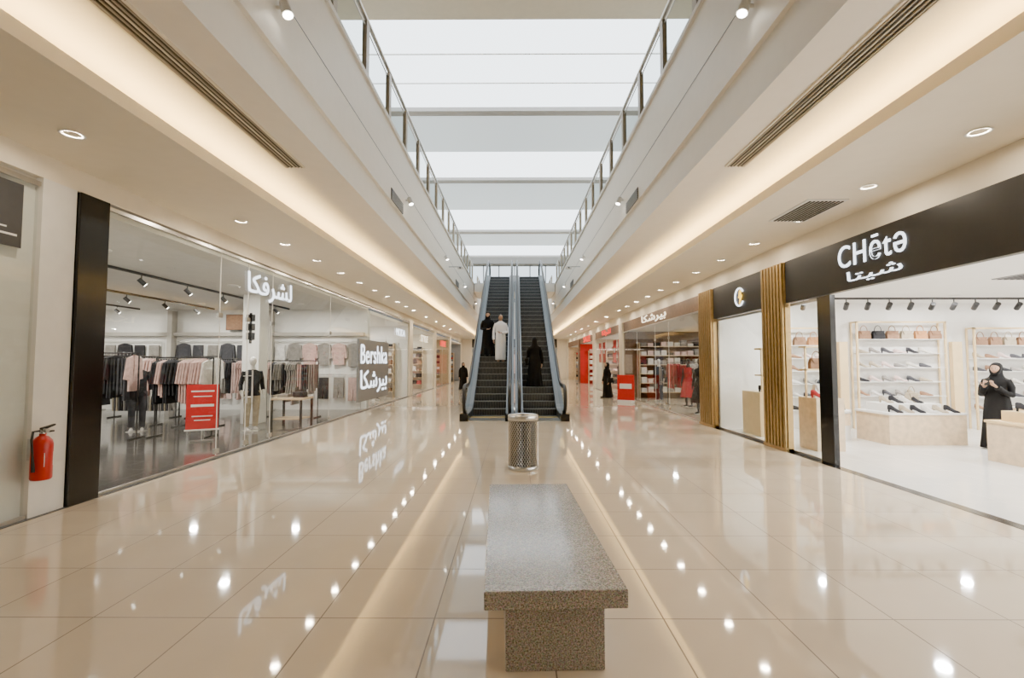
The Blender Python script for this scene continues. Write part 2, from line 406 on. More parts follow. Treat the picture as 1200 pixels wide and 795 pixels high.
# ------------------------------------------------------------------ signs
def text(name,body,side,y,z,height,width,mat,ext=.006,x=4.89,bold=0.0,sp=1.0):
    cu=bpy.data.curves.new(name,'FONT'); cu.body=body; cu.align_x='CENTER'; cu.align_y='CENTER'
    cu.extrude=ext; cu.offset=bold; cu.space_character=sp
    o=bpy.data.objects.new(name,cu); COL.objects.link(o)
    bpy.context.view_layer.update()
    d=o.dimensions
    sx=width/max(d.x,.01); sy=height/max(d.y,.01)
    o.scale=(sx,sy,1)
    o.rotation_euler=(pi/2,0,-pi/2*side)
    bb=[Vector(c) for c in o.bound_box]
    cy=(min(b.y for b in bb)+max(b.y for b in bb))/2*sy; cx=(min(b.x for b in bb)+max(b.x for b in bb))/2*sx
    o.location=(side*x,y+side*cx,z-cy)
    cu.materials.append(mat)
    return o
def signgroup(name,parts):
    e=empty(name)
    for p in parts: p.parent=e
AR1="\uFE8E\uFE98\uFEF4\uFEB7"; AR2="\uFE8E\uFEDC\uFEB7\uFEAE\uFEF4\uFE91"; AR3="\uFE8E\uFEDC\uFED3\uFEAE\uFEB8\uFEDF"
signgroup('illuminated_shoe_shop_sign',[text('latin','CH\u0113t\u0259',1,6.55,3.17,.34,1.25,M['sign'],sp=1.12),text('arabic',AR1,1,6.5,2.83,.18,1.0,M['sign'])])
def arcpts(r,a0,a1,n=20): return [(r*math.cos(a0+(a1-a0)*i/n),r*math.sin(a0+(a1-a0)*i/n)) for i in range(n+1)]
g=MB(); g.tube([(4.88,10.35-a*1.0,3.02+b) for a,b in arcpts(.19,.6,2*pi-.6)],.018,M['sign'],8)
g.prism([(-.02,.13),(.05,.16),(.03,.02),(.09,.03),(-.03,-.16),(-.01,-.03),(-.07,-.02)],lambda a,b,t:(t,10.35-a-.04,3.02+b),4.87,4.89,M['signy'])
g.build('illuminated_logo_sign')
signgroup('illuminated_clothing_sign',[text('arabic',AR3,-1,9.7,3.06,.5,1.75,M['sign'],x=4.97,bold=.01)])
w=MB(); w.box(-4.88,-4.94,14.95,18.5,.35,2.35,M['signpanel']); w.build('sign_panel')
signgroup('fashion_shop_sign',[text('latin','Bershka',-1,16.7,1.87,.62,3.1,M['sign'],x=4.87,bold=.0,sp=1.08),text('arabic',AR2,-1,16.7,.95,.8,3.1,M['sign'],x=4.87,bold=.005)])
signgroup('shop_sign_left',[text('latin','MODA',-1,20.8,2.9,.3,1.6,M['sign'],x=4.96)])
signgroup('shop_sign_left',[text('latin','STYLE',-1,26.3,2.9,.35,2.0,M['signw'],x=4.96)])
signgroup('shop_sign_left',[text('latin','HOME',-1,33.3,2.9,.4,2.2,M['signr'],x=4.96)])
signgroup('shop_sign_right',[text('arabic',AR2,1,17.2,3.22,.34,3.0,M['signw'],x=4.98,bold=.01)])
signgroup('shop_sign_right',[text('arabic',AR3,1,26,3.22,.34,2.4,M['signr'],x=4.98,bold=.01)])
signgroup('shop_sign_right',[text('latin','SALE',1,33,3.22,.4,3,M['signr'],x=4.98,bold=.01)])

# ------------------------------------------------------------------ bench
e=MB()
e.box(-.372,.372,0,2.16,.335,.43,M['granite'])
e.box(-.26,.26,.05,.75,0,.335,M['graniteb']); e.box(-.26,.26,1.4,2.1,0,.335,M['graniteb'])
e.build('granite_bench',bevel=.006,loc=(.215,2.51,0),rot=math.radians(2.2))

# ------------------------------------------------------------------ bin
root=empty('perforated_metal_bin',(.13,7.3,0))
g=MB(); g.lathe([(.20,.02),(.20,.74)],M['darkgrey'],seg=32); g.lathe([(.225,0),(.23,.01),(.23,.05),(.222,.06)],M['steel'],seg=40)
g.lathe([(.222,.73),(.232,.735),(.232,.80),(.225,.81),(.19,.81),(.17,.79),(.165,.74)],M['steel'],seg=40)
g.build('liner',root)
n=36; m=22; vs=[];fs=[]
for i in range(m+1):
    for k in range(n):
        a=2*pi*(k+(.5 if i%2 else 0))/n; vs.append((.225*math.cos(a),.225*math.sin(a),.055+.68*i/m))
for i in range(0,m-1):
    for k in range(n):
        off=1 if i%2 else 0
        fs.append((i*n+k,(i+1)*n+(k+off)%n,(i+2)*n+k,(i+1)*n+(k-1+off)%n))
g=MB(); g.add(vs,fs,M['steel']); o=g.build('perforated_shell',root)
wf=o.modifiers.new('wire','WIREFRAME'); wf.thickness=.012; wf.use_even_offset=False

# ------------------------------------------------------------------ fire extinguisher
g=MB()
g.lathe([(.01,0),(.07,.003),(.078,.02),(.078,.36),(.07,.40),(.045,.435),(.025,.45),(.025,.47)],M['red'],seg=28)
g.prism([(-.045,.14),(.045,.14),(.045,.28),(-.045,.28)],lambda a,b,t:(t*math.cos(a/.078),a,b),.0785,.08,M['white'])
g.lathe([(.022,.47),(.022,.51),(.015,.52)],M['steel'],seg=14)
g.prism([(-.02,.5),(.11,.54),(.11,.555),(-.02,.53)],lambda a,b,t:(t,a,b),-.012,.012,M['blackmatte'])
g.prism([(-.02,.49),(.10,.49),(.10,.475),(-.02,.475)],lambda a,b,t:(t,a,b),-.012,.012,M['blackmatte'])
g.tube([(0,-.03,.5),(0,-.09,.50),(.02,-.12,.42),(.03,-.115,.25),(.03,-.105,.1)],[.01,.01,.01,.01,.016],M['rubber'],8)
g.tube([(.02,0,.5),(.045,0,.5)],.02,M['steel'],12)
g.box(-.11,-.075,-.03,.03,.2,.42,M['steel'])
o=g.build('fire_extinguisher',loc=(-4.85,4.93,.40)); o.scale=(1.12,1.12,1.0)

# ------------------------------------------------------------------ escalators
def zl(y):
    a,b=14.5,14.5+6.05/math.tan(pi/6)
    if y<=a: return 0
    if y>=b: return 6.05
    return (y-a)*math.tan(pi/6)
yT=14.5+6.05/math.tan(pi/6)
ysamp=[13.35,13.8,14.2,14.5,14.7]+[14.9+(yT-14.9)*i/12 for i in range(1,13)]+[yT+.3,yT+.8,yT+1.2]
def zs(y): return sum(zl(y+d) for d in(-.4,-.2,0,.2,.4))/5
def strip(mb,x0,x1,lo,hi,mat,ys=ysamp):
    rs=[]
    for y in ys:
        a=max(0,zs(y)+lo); b=max(a+.001,zs(y)+hi)
        rs.append([(x0,y,a),(x1,y,a),(x1,y,b),(x0,y,b)])
    mb.rings(rs,mat,True,False)
def escalator(xc):
    g=MB()
    for s in(-1,1):
        xi=xc+s*.5; xo=xc+s*.74; xm=xc+s*.62
        strip(g,min(xi,xi+s*.02),max(xi,xi+s*.02),-.3,.16,M['darkgrey'])
        strip(g,min(xi,xo),max(xi,xo),.16,.2,M['dsteel'])
        strip(g,min(xo-s*.03,xo),max(xo-s*.03,xo),-1.05,.16,M['black'])
        rs=[]
        for y in ysamp: rs.append((xm,y,zs(y)+.2)); rs.append((xm,y,zs(y)+.92))
        g.add(rs,[(2*i,2*i+2,2*i+3,2*i+1) for i in range(len(ysamp)-1)],M['escglass'])
        for y0,z0,d in((13.35,0,-1),(yT+1.2,6.05,1)):
            pol=[(y0+d*.36*math.cos(t),z0+.56+.36*math.sin(t)) for t in [-pi/2+pi*i/10 for i in range(11)]]
            g.add([(xm,a,b) for a,b in pol],[tuple(range(11))],M['escglass'])
            g.box(min(xi,xo),max(xi,xo),min(y0,y0+d*.3),max(y0,y0+d*.3),z0,z0+.2,M['black'])
        pts=[(xm,13.45,.22)]+[(xm,13.35-.38*math.sin(t),.58-.38*math.cos(t)) for t in [pi*i/10 for i in range(11)]]
        pts+=[(xm,y,zs(y)+.96) for y in ysamp[1:-1]]
        ye=yT+1.2
        pts+=[(xm,ye+.38*math.sin(t),6.05+.58+.38*math.cos(t)) for t in [pi*i/10 for i in range(11)]]
        g.tube(pts,.048,M['rubber'],10)
        strip(g,xm-.03,xm+.03,.885,.925,M['dsteel'])
    strip(g,xc-.71,xc+.71,-1.06,-1.0,M['darkgrey'])
    n=int(round(6.05/.2))
    dz=6.05/n; dy=dz/math.tan(pi/6)
    for k in range(n):
        y=14.5+k*dy; z=(k+1)*dz
        g.box(xc-.495,xc+.495,y,y+dy+.04,max(0,z-dz*1.3),z-.012,M['blackmatte'])
        for j in range(25):
            x=xc-.485+j*.0395
            g.box(x,x+.02,y-.012,y+dy,z-.014,z,M['escstep'])
            g.box(x,x+.02,y-.014,y,max(0,z-dz),z-.014,M['escstep'])
        g.box(xc-.495,xc+.495,y-.018,y+.03,z-.012,z+.003,M['grey'])
    g.box(xc-.5,xc+.5,13.1,13.9,0,.02,M['steel']); g.box(xc-.5,xc+.5,13.86,13.92,.02,.03,M['yellow'])
    g.box(xc-.5,xc+.5,13.9,14.5,0,.012,M['escstep'])
    g.box(xc-.5,xc+.5,yT-.1,yT+1.5,5.9,6.05,M['steel'])
    g.build('escalator')
escalator(-.755); escalator(.755)

# ------------------------------------------------------------------ people
def ring(c,rx,ry,n=28,fold=0,nf=9,ph=0,tilt=0):
    out=[]
    for k in range(n):
        a=2*pi*k/n; q=1+fold*math.sin(nf*a+ph)
        out.append((c[0]+rx*q*math.cos(a),c[1]+ry*q*math.sin(a),c[2]+tilt*math.sin(a)))
    return out
def head(parent,c,mat,hair=False,scale=1,rotz=0):
    g=MB(); g.T=Matrix.Translation(c)@Matrix.Rotation(rotz,4,'Z')@Matrix.Scale(scale,4)
    seg,rg=32,24; rs=[]
    def ga(x,m,s): return math.exp(-((x-m)/s)**2)
    for i in range(1,rg):
        a=pi*i/rg; r=[]
        for k in range(seg):
            t=2*pi*k/seg
            x=math.sin(a)*math.cos(t); y=math.sin(a)*math.sin(t); z=-math.cos(a)
            X=x*.074; Y=y*.094; Z=z*.112
            if z<0: X*=1-.28*(-z)**1.6; Y*=1-.12*(-z)
            if y<0:
                f=-y
                Y-=.024*ga(x,0,.16)*ga(z,-.18,.17)*f
                Y+=.012*(ga(x,.38,.18)+ga(x,-.38,.18))*ga(z,.06,.13)*f
                Y-=.006*ga(x,0,.3)*ga(z,-.48,.07)*f
                Y-=.008*ga(x,0,.3)*ga(z,-.8,.15)*f
                Y-=.004*ga(z,.2,.1)*f
            r.append((X,Y,Z))
        rs.append(r)
    g.rings(rs,mat,True,True)
    for s in(-1,1):
        g.ell((s*.028,-.074,.006),(.013,.011,.007),M['white'],10,6); g.ell((s*.028,-.083,.006),(.006,.004,.006),M['eye'],8,6)
        g.ell((s*.028,-.086,.028),(.018,.004,.003),M['hair'],10,6)
        if hair: g.ell((s*.074,.008,-.01),(.010,.02,.032),mat,10,8)
    g.ell((0,-.090,-.053),(.022,.006,.006),M['lip'],12,6)
    if hair:
        rs=[]
        for i in range(9,rg):
            a=pi*i/rg
            rs.append([(math.sin(a)*math.cos(2*pi*k/seg)*.083,.012+math.sin(a)*math.sin(2*pi*k/seg)*(.098 if math.sin(2*pi*k/seg)>-.3 else .090-.02*(1-i/rg)*4*(.5 if i<15 else 0)),.006-math.cos(a)*.119) for k in range(seg)])
        g.rings(rs[4:],M['hair'],True,True)
        g.ell((0,.045,.01),(.076,.062,.085),M['hair'],18,10)
    return g.build('head',parent)
def hand(parent,p,mat,dirv,palm,s=1,curl=.5):
    d=Vector(dirv).normalized(); n=Vector(palm).normalized(); sd=d.cross(n).normalized(); n=sd.cross(d).normalized()
    P=Vector(p); g=MB()
    rs=[]
    for t,w,h in((-.02,.022,.018),(0,.026,.018),(.03,.038,.016),(.06,.042,.014),(.085,.040,.012)):
        c=P+d*t
        rs.append([tuple(c+sd*w*math.cos(2*pi*k/12)+n*h*math.sin(2*pi*k/12)) for k in range(12)])
    g.rings(rs,mat)
    for i,(o,l) in enumerate(((-.030,.062),(-.010,.074),(.010,.080),(.029,.072))):
        b=P+d*.08+sd*o; pts=[b-d*.02,b]; ang=curl*.4; cur=b
        for L in(.45,.3,.25):
            ang+=curl*.55
            cur=cur+(d*math.cos(ang)+n*math.sin(ang)).normalized()*l*L; pts.append(cur)
        g.tube(pts,[.009,.009,.0085,.0078,.006],mat,8)
    b=P+d*.02+sd*.03; g.tube([b-sd*.01,b+sd*.018+d*.02+n*.008,b+sd*.028+d*.045+n*.016,b+sd*.026+d*.066+n*.024],[.012,.011,.0095,.007],mat,8)
    o=g.build('hand',parent)
    r=o.modifiers.new('merge','REMESH'); r.mode='VOXEL'; r.voxel_size=.0042; r.use_smooth_shade=True
    return o
def arm_pts(s,pose):
    if pose=='phone': return [(s*.15,0,1.32),(s*.21,-.0,1.18),(s*.22,-.03,1.04),(s*.15,-.17,1.10),(s*.09,-.27,1.19)]
    if pose=='fold':  return [(s*.15,0,1.32),(s*.22,.0,1.17),(s*.23,-.02,1.03),(s*.13,-.17,1.0),(s*.03,-.20,1.0)]
    return [(s*.15,0,1.32),(s*.21,.01,1.18),(s*.235,.01,1.03),(s*.245,-.03,.88),(s*.245,-.06,.77)]
def person(name,loc,rot,h,kind='abaya',poses=('down','down'),stride=0,bag=None,phone=False):
    root=empty(name,loc,rot); k=h/1.66; root.scale=(k,k,k)
    cm=M['abaya'] if kind=='abaya' else M['thobe']; sk=M['skin'] if kind=='abaya' else M['skinman']
    g=MB()
    if kind=='abaya':
        prof=[(.015,.27,.235,.07,0),(.12,.255,.22,.07,0),(.35,.235,.195,.055,0),(.6,.215,.175,.04,0),(.82,.20,.155,.025,.01),(.95,.185,.145,.012,.01),(1.08,.160,.125,0,0),(1.2,.172,.130,0,-.005),(1.29,.190,.120,0,0),(1.345,.165,.100,0,.005),(1.385,.105,.085,0,.008),(1.41,.085,.080,0,.01)]
    else:
        prof=[(.07,.175,.15,.05,0),(.2,.18,.155,.05,0),(.45,.18,.15,.035,0),(.7,.18,.145,.025,0),(.88,.175,.135,.01,0),(1.02,.165,.125,0,0),(1.16,.182,.130,0,0),(1.27,.205,.125,0,0),(1.34,.185,.105,0,.005),(1.385,.10,.08,0,.01),(1.42,.062,.06,0,.012)]
    g.rings([ring((0,dy+stride*max(0,(.9-z))*.15,z),rx,ry,40,f,9,z*2) for z,rx,ry,f,dy in prof],cm)
    if kind=='abaya':
        g.rings([ring((0,.012,1.30),.13,.115),ring((0,.015,1.38),.112,.10),ring((0,.022,1.44),.088,.092),ring((0,.03,1.50),.086,.092),ring((0,.03,1.56),.090,.098),ring((0,.028,1.61),.082,.092,tilt=.004),ring((0,.026,1.645),.058,.068),ring((0,.025,1.662),.02,.025)],cm)
        g.tube([(.072,-.01,1.56),(.068,-.045,1.50),(.045,-.075,1.445),(0,-.09,1.425),(-.045,-.075,1.445),(-.068,-.045,1.50),(-.072,-.01,1.56)],.022,cm,8)
        g.tube([(.072,-.01,1.57),(.055,-.052,1.605),(0,-.072,1.618),(-.055,-.052,1.605),(-.072,-.01,1.57)],.016,cm,8)
    ends=[]
    for s,p in zip((-1,1),poses):
        ap=arm_pts(s,p)
        rr=[.062,.058,.054,.052,.056] if kind=='abaya' else [.062,.055,.048,.044,.042]
        g.tube(ap,rr,cm,14)
        d=(Vector(ap[-1])-Vector(ap[-2])).normalized(); ends.append((Vector(ap[-1]),d,s))
    o=g.build('robe',root)
    r=o.modifiers.new('merge','REMESH'); r.mode='VOXEL'; r.voxel_size=.012; r.use_smooth_shade=True
    sm=o.modifiers.new('sm','SMOOTH'); sm.iterations=3; sm.factor=.5
    head(root,(0,-.012,1.535),sk,hair=(kind!='abaya'),scale=.98)
    if kind!='abaya':
        n=MB(); n.tube([(0,.01,1.36),(0,.008,1.46)],[.06,.055],sk,14); n.build('neck',root)
    for e_,d,s in ends: hand(root,e_+d*.02,sk,d,(-s*.8,-.3,0.2) if poses[0]!='phone' else (0,0.2,1),1,.6)
    f=MB()
    for s in(-1,1):
        yy=-.06+(s*stride*.2)
        f.rings([[(s*.08+w*math.cos(2*pi*q/12),yy+oy,max(.0,.035+hh*math.sin(2*pi*q/12))) for q in range(12)] for oy,w,hh in((-.20,.02,.02),(-.17,.038,.03),(-.08,.044,.035),(.0,.036,.035),(.05,.036,.035),(.08,.02,.03))],M['blackmatte'] if kind=='abaya' else M['brown'])
        if kind!='abaya': f.tube([(s*.08,.0,.04),(s*.08,.0,.2)],[.035,.045],sk,10)
    f.build('shoes',root)
    if phone:
        p=MB(); q=ends[0][0]+ends[0][1]*.1; p.T=Matrix.Translation(q+Vector((0.03,0,.03)))@Matrix.Rotation(-.5,4,'X'); p.box(-.037,.037,-.005,.005,-.06,.08,M['black']); p.build('phone',root)
    if bag:
        p=MB(); p.T=Matrix.Translation((.27,0,.72)); 
        p.prism([(-.15,0),(.15,0),(.12,.22),(-.12,.22)],lambda a,b,t:(t,a,b),-.05,.05,M['black'])
        p.tube([(0,-.09,.22),(-.02,-.06,.42),(-.1,0,.58),(-.02,.06,.42),(0,.09,.22)],.009,M['black'],6)
        p.build('handbag',root,bevel=.01)
    return root
def stepz(y): 
    n=int(round(6.05/.2)); dz=6.05/n; dy=dz/math.tan(pi/6); k=int((y-14.5)/dy); return (k+1)*dz+.003, 14.5+k*dy+dy*.5
z,yy=stepz(17.5); person('woman_in_abaya',(-.98,yy,z),0,1.64,poses=('fold','down'))
z,yy=stepz(17.15); person('man_in_thobe',(-.50,yy,z),.1,1.72,'thobe',('down','fold'))
z,yy=stepz(15.85); person('woman_in_abaya',(.66,yy,z),pi,1.62,poses=('down','fold'),bag=True)
person('woman_in_abaya',(4.2,21.8,0),-pi/2+.4,1.6,poses=('down','down'),stride=.3,bag=True)
person('woman_in_abaya',(8.95,8.95,0),-1.1,1.6,poses=('phone','phone'),phone=True)
person('woman_in_abaya',(-3.0,28,0),.3,1.6,poses=('down','down'))

# ------------------------------------------------------------------ shop merchandise
def garment(g,c,axis,w,l,mat,th=.035,kind='shirt'):
    a=Vector(axis); p=a.cross(Vector((0,0,1))).normalized(); C0=Vector(c)
    if kind=='pants': pol=[(-.16,-.06),(.16,-.06),(.17,-l),(.03,-l),(0,-.4),(-.03,-l),(-.17,-l)]
    elif kind=='dress': pol=[(-.04,0),(.04,0),(.19,-.06),(.21,-.2),(.15,-.25),(.13,-.45),(.26,-l*1.3),(-.26,-l*1.3),(-.13,-.45),(-.15,-.25),(-.21,-.2),(-.19,-.06)]
    else: pol=[(-.04,0),(.04,0),(w/2,-.06),(w/2+.06,-.5),(w/2-.03,-.52),(w/2-.05,-.2),(w/2-.03,-l),(-w/2+.03,-l),(-w/2+.05,-.2),(-w/2+.03,-.52),(-w/2-.06,-.5),(-w/2,-.06)]
    g.prism(pol,lambda u,v,t: tuple(C0+p*u+Vector((0,0,v))+a*(t+.02*math.sin(u*25+v*5)*(1 if v<-.1 else 0))),-th/2,th/2,mat)
    g.tube([tuple(C0+Vector((0,0,.0))),tuple(C0+Vector((0,0,.05)))],.004,M['steel'],5)
def rack(loc,rot,L,pal,h=1.55,two=False):
    g=MB(); e_=L/2
    for x in(-e_,e_):
        g.tube([(x,0,.015),(x,0,h)],.015,M['blackmatte'],8); g.tube([(x,-.25,.015),(x,.25,.015)],.015,M['blackmatte'],8)
    g.tube([(-e_,0,h),(e_,0,h)],.015,M['blackmatte'],8)
    if two: g.tube([(-e_,0,.85),(e_,0,.85)],.012,M['blackmatte'],8)
    x=-e_+.06
    while x<e_-.05:
        m=CL[R.choice(pal)]; n=R.randint(2,5)
        kind=R.choice(['shirt','shirt','dress','pants']) if not two else 'shirt'
        for _ in range(n):
            if x>e_-.05: break
            l=R.uniform(.7,.95)
            garment(g,(x,0,h-.05),(1,0,0),R.uniform(.4,.48),l if not two else .6,m,kind=kind)
            if two: garment(g,(x,0,.80),(1,0,0),.42,.6,CL[R.choice(pal)],kind='pants')
            x+=R.uniform(.05,.08)
    return g.build('clothes_rack',loc=loc,rot=rot)
def frontrow(loc,rot,n,pal,h=1.6,low=False,name='clothes_display_rail'):
    g=MB(); L=n*.5
    for x in(-L/2,L/2): g.tube([(x,0,0.03),(x,0,h)],.014,M['steel'],8); g.box(x-.12,x+.12,-.12,.05,0,.03,M['steel'])
    for hh in ([h,h*.52] if low else [h]):
        g.tube([(-L/2,0,hh),(L/2,0,hh)],.012,M['steel'],8)
        for i in range(n):
            garment(g,(-L/2+.25+i*.5,-.01,hh-.05),(0,1,0),.44,R.uniform(.65,.8) if not low else R.uniform(.7,.85),CL[R.choice(pal)],.06,R.choice(['shirt','shirt','pants']) if low else R.choice(['shirt','dress','shirt']))
    return g.build(name,loc=loc,rot=rot)
def table(loc,rot,sx,sy,h,topm,legm,pal,stacks=True,name='display_table'):
    g=MB(); g.box(-sx/2,sx/2,-sy/2,sy/2,h-.05,h,topm)
    for x in(-1,1):
        for y in(-1,1): g.box(x*(sx/2-.03)-.025,x*(sx/2-.03)+.025,y*(sy/2-.03)-.025,y*(sy/2-.03)+.025,0,h-.05,legm)
    g.box(-sx/2+.05,sx/2-.05,-sy/2+.05,sy/2-.05,.15,.18,topm)
    if stacks:
        nx=int(sx/.38); ny=max(1,int(sy/.38))
        for i in range(nx):
            for j in range(ny):
                m=CL[R.choice(pal)]; z=h; cx=-sx/2+(i+.5)*sx/nx; cy=-sy/2+(j+.5)*sy/ny
                for k in range(R.randint(2,5)):
                    dx=R.uniform(-.01,.01); g.box(cx-.14+dx,cx+.14+dx,cy-.13,cy+.13,z,z+.025,m); z+=.028
    return g.build(name,loc=loc,rot=rot,bevel=.004)
def shoe(g,c,rot,mat,heel=False):
    T=g.T.copy(); g.T=T@Matrix.Translation(c)@Matrix.Rotation(rot,4,'Z')
    hz=.05 if heel else .012
    rs=[]
    for y,w,b,t in((-.13,.015,.0,.02),(-.11,.035,0,.035),(-.05,.042,.0,.055),(.0,.034,hz*.5,.075+hz*.3),(.06,.03,hz,.09+hz),(.11,.03,hz,.095+hz),(.125,.015,hz,.08+hz)):
        rs.append([(-w,y,b),(w,y,b),(w*.9,y,(b+t)/2),(w*.5,y,t),(-w*.5,y,t),(-w*.9,y,(b+t)/2)])
    g.rings(rs,mat,True,True)
    if heel: g.box(-.012,.012,.09,.115,0,hz+.01,mat)
    g.T=T
def bag(g,c,rot,mat,w=.3,h=.22,d=.12):
    T=g.T.copy(); g.T=T@Matrix.Translation(c)@Matrix.Rotation(rot,4,'Z')
    g.rings([[(-w/2,-d/2,0),(w/2,-d/2,0),(w/2,d/2,0),(-w/2,d/2,0)],[(-w/2,-d/2,h*.5),(w/2,-d/2,h*.5),(w/2,d/2,h*.5),(-w/2,d/2,h*.5)],[(-w*.42,-d*.3,h),(w*.42,-d*.3,h),(w*.42,d*.3,h),(-w*.42,d*.3,h)]],mat,True,False)
    g.prism([(-w*.43,h),(w*.43,h),(w*.3,h*.55),(-w*.3,h*.55)],lambda a,b,t:(a,t,b),-d/2-.01,-d/2+.01,mat)
    g.tube([(w*.25*math.cos(t)*1.2,0,h+.13*math.sin(t)) for t in [pi*i/8 for i in range(9)]],.009,mat,6)
    g.T=T
def mannequin(loc,rot,mat,outfit,pose=0):
    root=empty('mannequin',loc,rot); g=MB()
    g.rings([ring((0,0,.86),.15,.11),ring((0,0,.95),.155,.11),ring((0,0,1.08),.115,.085),ring((0,-.01,1.24),.15,.11),ring((0,0,1.38),.17,.085),ring((0,0,1.43),.07,.06),ring((0,0,1.52),.05,.05)],mat)
    g.ell((0,-.01,1.63),(.075,.092,.115),mat,20,14)
    for s in(-1,1):
        g.tube([(s*.085,0,.92),(s*.095,-.01,.7),(s*.095,-.01,.48),(s*.1,.02,.28),(s*.1,.03,.09)],[.085,.072,.05,.05,.032],mat,14)
        g.tube([(s*.1,.05,.05),(s*.105,-.06,.035),(s*.11,-.14,.025)],[.035,.035,.02],mat,10)
        g.tube([(s*.17,0,1.37),(s*.21,.01,1.22),(s*.24,.03,1.07),(s*.25,-.02,.92),(s*.25,-.05,.82)],[.048,.042,.036,.03,.02],mat,12)
        for q in range(4): g.tube([(s*.25,-.03-.012*q,.83),(s*.245,-.035-.014*q,.73)],[.009,.007],mat,6)
        g.tube([(s*.245,-.07,.82),(s*.235,-.10,.77)],[.01,.008],mat,6)
    o=g.build('body',root); r=o.modifiers.new('m','REMESH'); r.mode='VOXEL'; r.voxel_size=.009; r.use_smooth_shade=True
    g=MB(); g.lathe([(.2,0),(.2,.01),(.02,.015),(.015,.05)],M['steel'],seg=24); g.build('stand',root)
    g=MB()
    if outfit[0]=='dress':
        g.rings([ring((0,0,.35),.30,.27,40,.06,8),ring((0,0,.6),.25,.22,40,.05,8),ring((0,0,.9),.18,.14,40,.02,8),ring((0,0,1.08),.125,.095,40),ring((0,-.01,1.24),.162,.122,40),ring((0,0,1.38),.178,.095,40),ring((0,0,1.42),.09,.07,40)],outfit[1],cap=False)
    else:
        g.rings([ring((0,0,.82),.185,.14,40,.03,8),ring((0,0,1.0),.16,.12,40),ring((0,-.01,1.24),.17,.125,40),ring((0,0,1.38),.185,.1,40),ring((0,0,1.43),.08,.07,40)],outfit[1],cap=False)
        for s in(-1,1):
            g.tube([(s*.17,0,1.385),(s*.215,.01,1.22),(s*.245,.03,1.07),(s*.252,-.01,.95)],[.06,.055,.048,.045],outfit[1],12)
            g.tube([(s*.085,0,.93),(s*.097,-.01,.7),(s*.097,-.01,.48),(s*.1,.02,.28),(s*.1,.03,.1)],[.1,.088,.07,.065,.06],outfit[2],14)
    g.build('clothes',root)
    return root
# left clothing shop: dense floor of racks
rack((-8.75,10.0,0),.12,1.6,[0,1,0,2,4],1.8)
rack((-7.15,10.35,0),.05,1.2,[4,8,3,2,0],1.7)
rack((-10.9,10.2,0),.1,1.6,[0,1,2,0],1.75)
rack((-9.9,12.1,0),.1,1.6,[3,4,8,2,0],1.75)
rack((-7.9,12.0,0),0,1.0,[0,4,3,5,10],1.75)
rack((-11.9,12.3,0),0,1.4,[0,1,7],1.75)
rack((-8.5,13.9,0),0,1.8,[1,2,4,0,8],1.7)
rack((-10.8,14.0,0),0,1.8,[0,1,2,5],1.75,True)
rack((-6.5,14.0,0),0,1.5,[0,4,3,2,1],1.65)
rack((-12.9,8.8,0),pi/2,1.8,[0,1,2,3],1.7,True)
rack((-13.3,13.2,0),pi/2,1.8,[4,5,8,3],1.7)
rack((-10.0,7.3,0),.1,1.5,[0,1,7,2],1.5)
table((-10.6,8.6,0),.1,1.4,.7,.55,M['white'],M['blackmatte'],[3,4,2,5,8])
table((-5.75,12.4,0),0,.8,.7,.7,M['wood'],M['blackmatte'],[0,3,2,6])
mannequin((-8.75,11.1,0),.6,M['mann'],('top',CL[0],CL[1])); mannequin((-6.2,11.3,0),.9,M['mann'],('top',CL[0],CL[5])); mannequin((-9.6,8.9,0),.9,M['manndark'],('top',CL[1],CL[2]))
frontrow((-6.7,16.2,0),0,6,[0,4,3,5,2],2.3,True); frontrow((-10.0,16.2,0),0,6,[0,1,2,8,10],2.3,True); frontrow((-13.0,16.2,0),0,4,[0,3,2],2.3,True)
frontrow((-14.1,12.0,0),pi/2,7,[0,1,2,4],2.3,True); frontrow((-14.1,8.0,0),pi/2,7,[0,5,2,3],2.3,True)
g=MB(); 
for x0,x1,m in((-8.35,-8.2,'taupe'),(-11.7,-11.55,'taupe')): g.box(x0,x1,16.0,16.26,0,3.35,M[m])
g.box(-14,-5.1,16.1,16.26,2.5,2.62,M['taupe'])
g.build('trim_shop_wall_bands')
g=MB()
g.box(-9.7,-8.6,15.98,16.0,2.7,3.2,CL[10]); g.box(-9.72,-8.58,16.0,16.02,2.68,3.22,M['blackmatte'])
g.build('wall_poster')
g=MB(); g.box(-.28,.28,-.012,.012,.25,1.15,M['poster']); g.box(-.3,.3,-.02,.0135,.22,.25,M['white'])
for z,w,h in((1.0,.2,.03),(.9,.16,.02),(.7,.2,.05),(.5,.18,.02),(.42,.14,.02)): g.box(-w,w,-.014,-.012,z,z+h,M['white'])
g.tube([(0,.01,.02),(0,.01,.25)],.015,M['steel'],8); g.box(-.2,.2,-.12,.12,0,.02,M['steel'])
g.build('red_sale_sign',loc=(-6.35,9.75,0),rot=.5)
g=MB(); g.box(-7.15,-6.7,12.5,12.95,0,3.4,M['white']); g.build('shop_pillar',bevel=.01)
g=MB()
for k in range(3): g.box(-.11,.11,-.02,0,-.3+k*.24,-.12+k*.24,M['blackmatte']); 
g.box(-.03,.03,-.02,.0,-.4,.4,M['blackmatte'])
g.build('hanging_black_banner',loc=(-6.93,12.495,2.5))
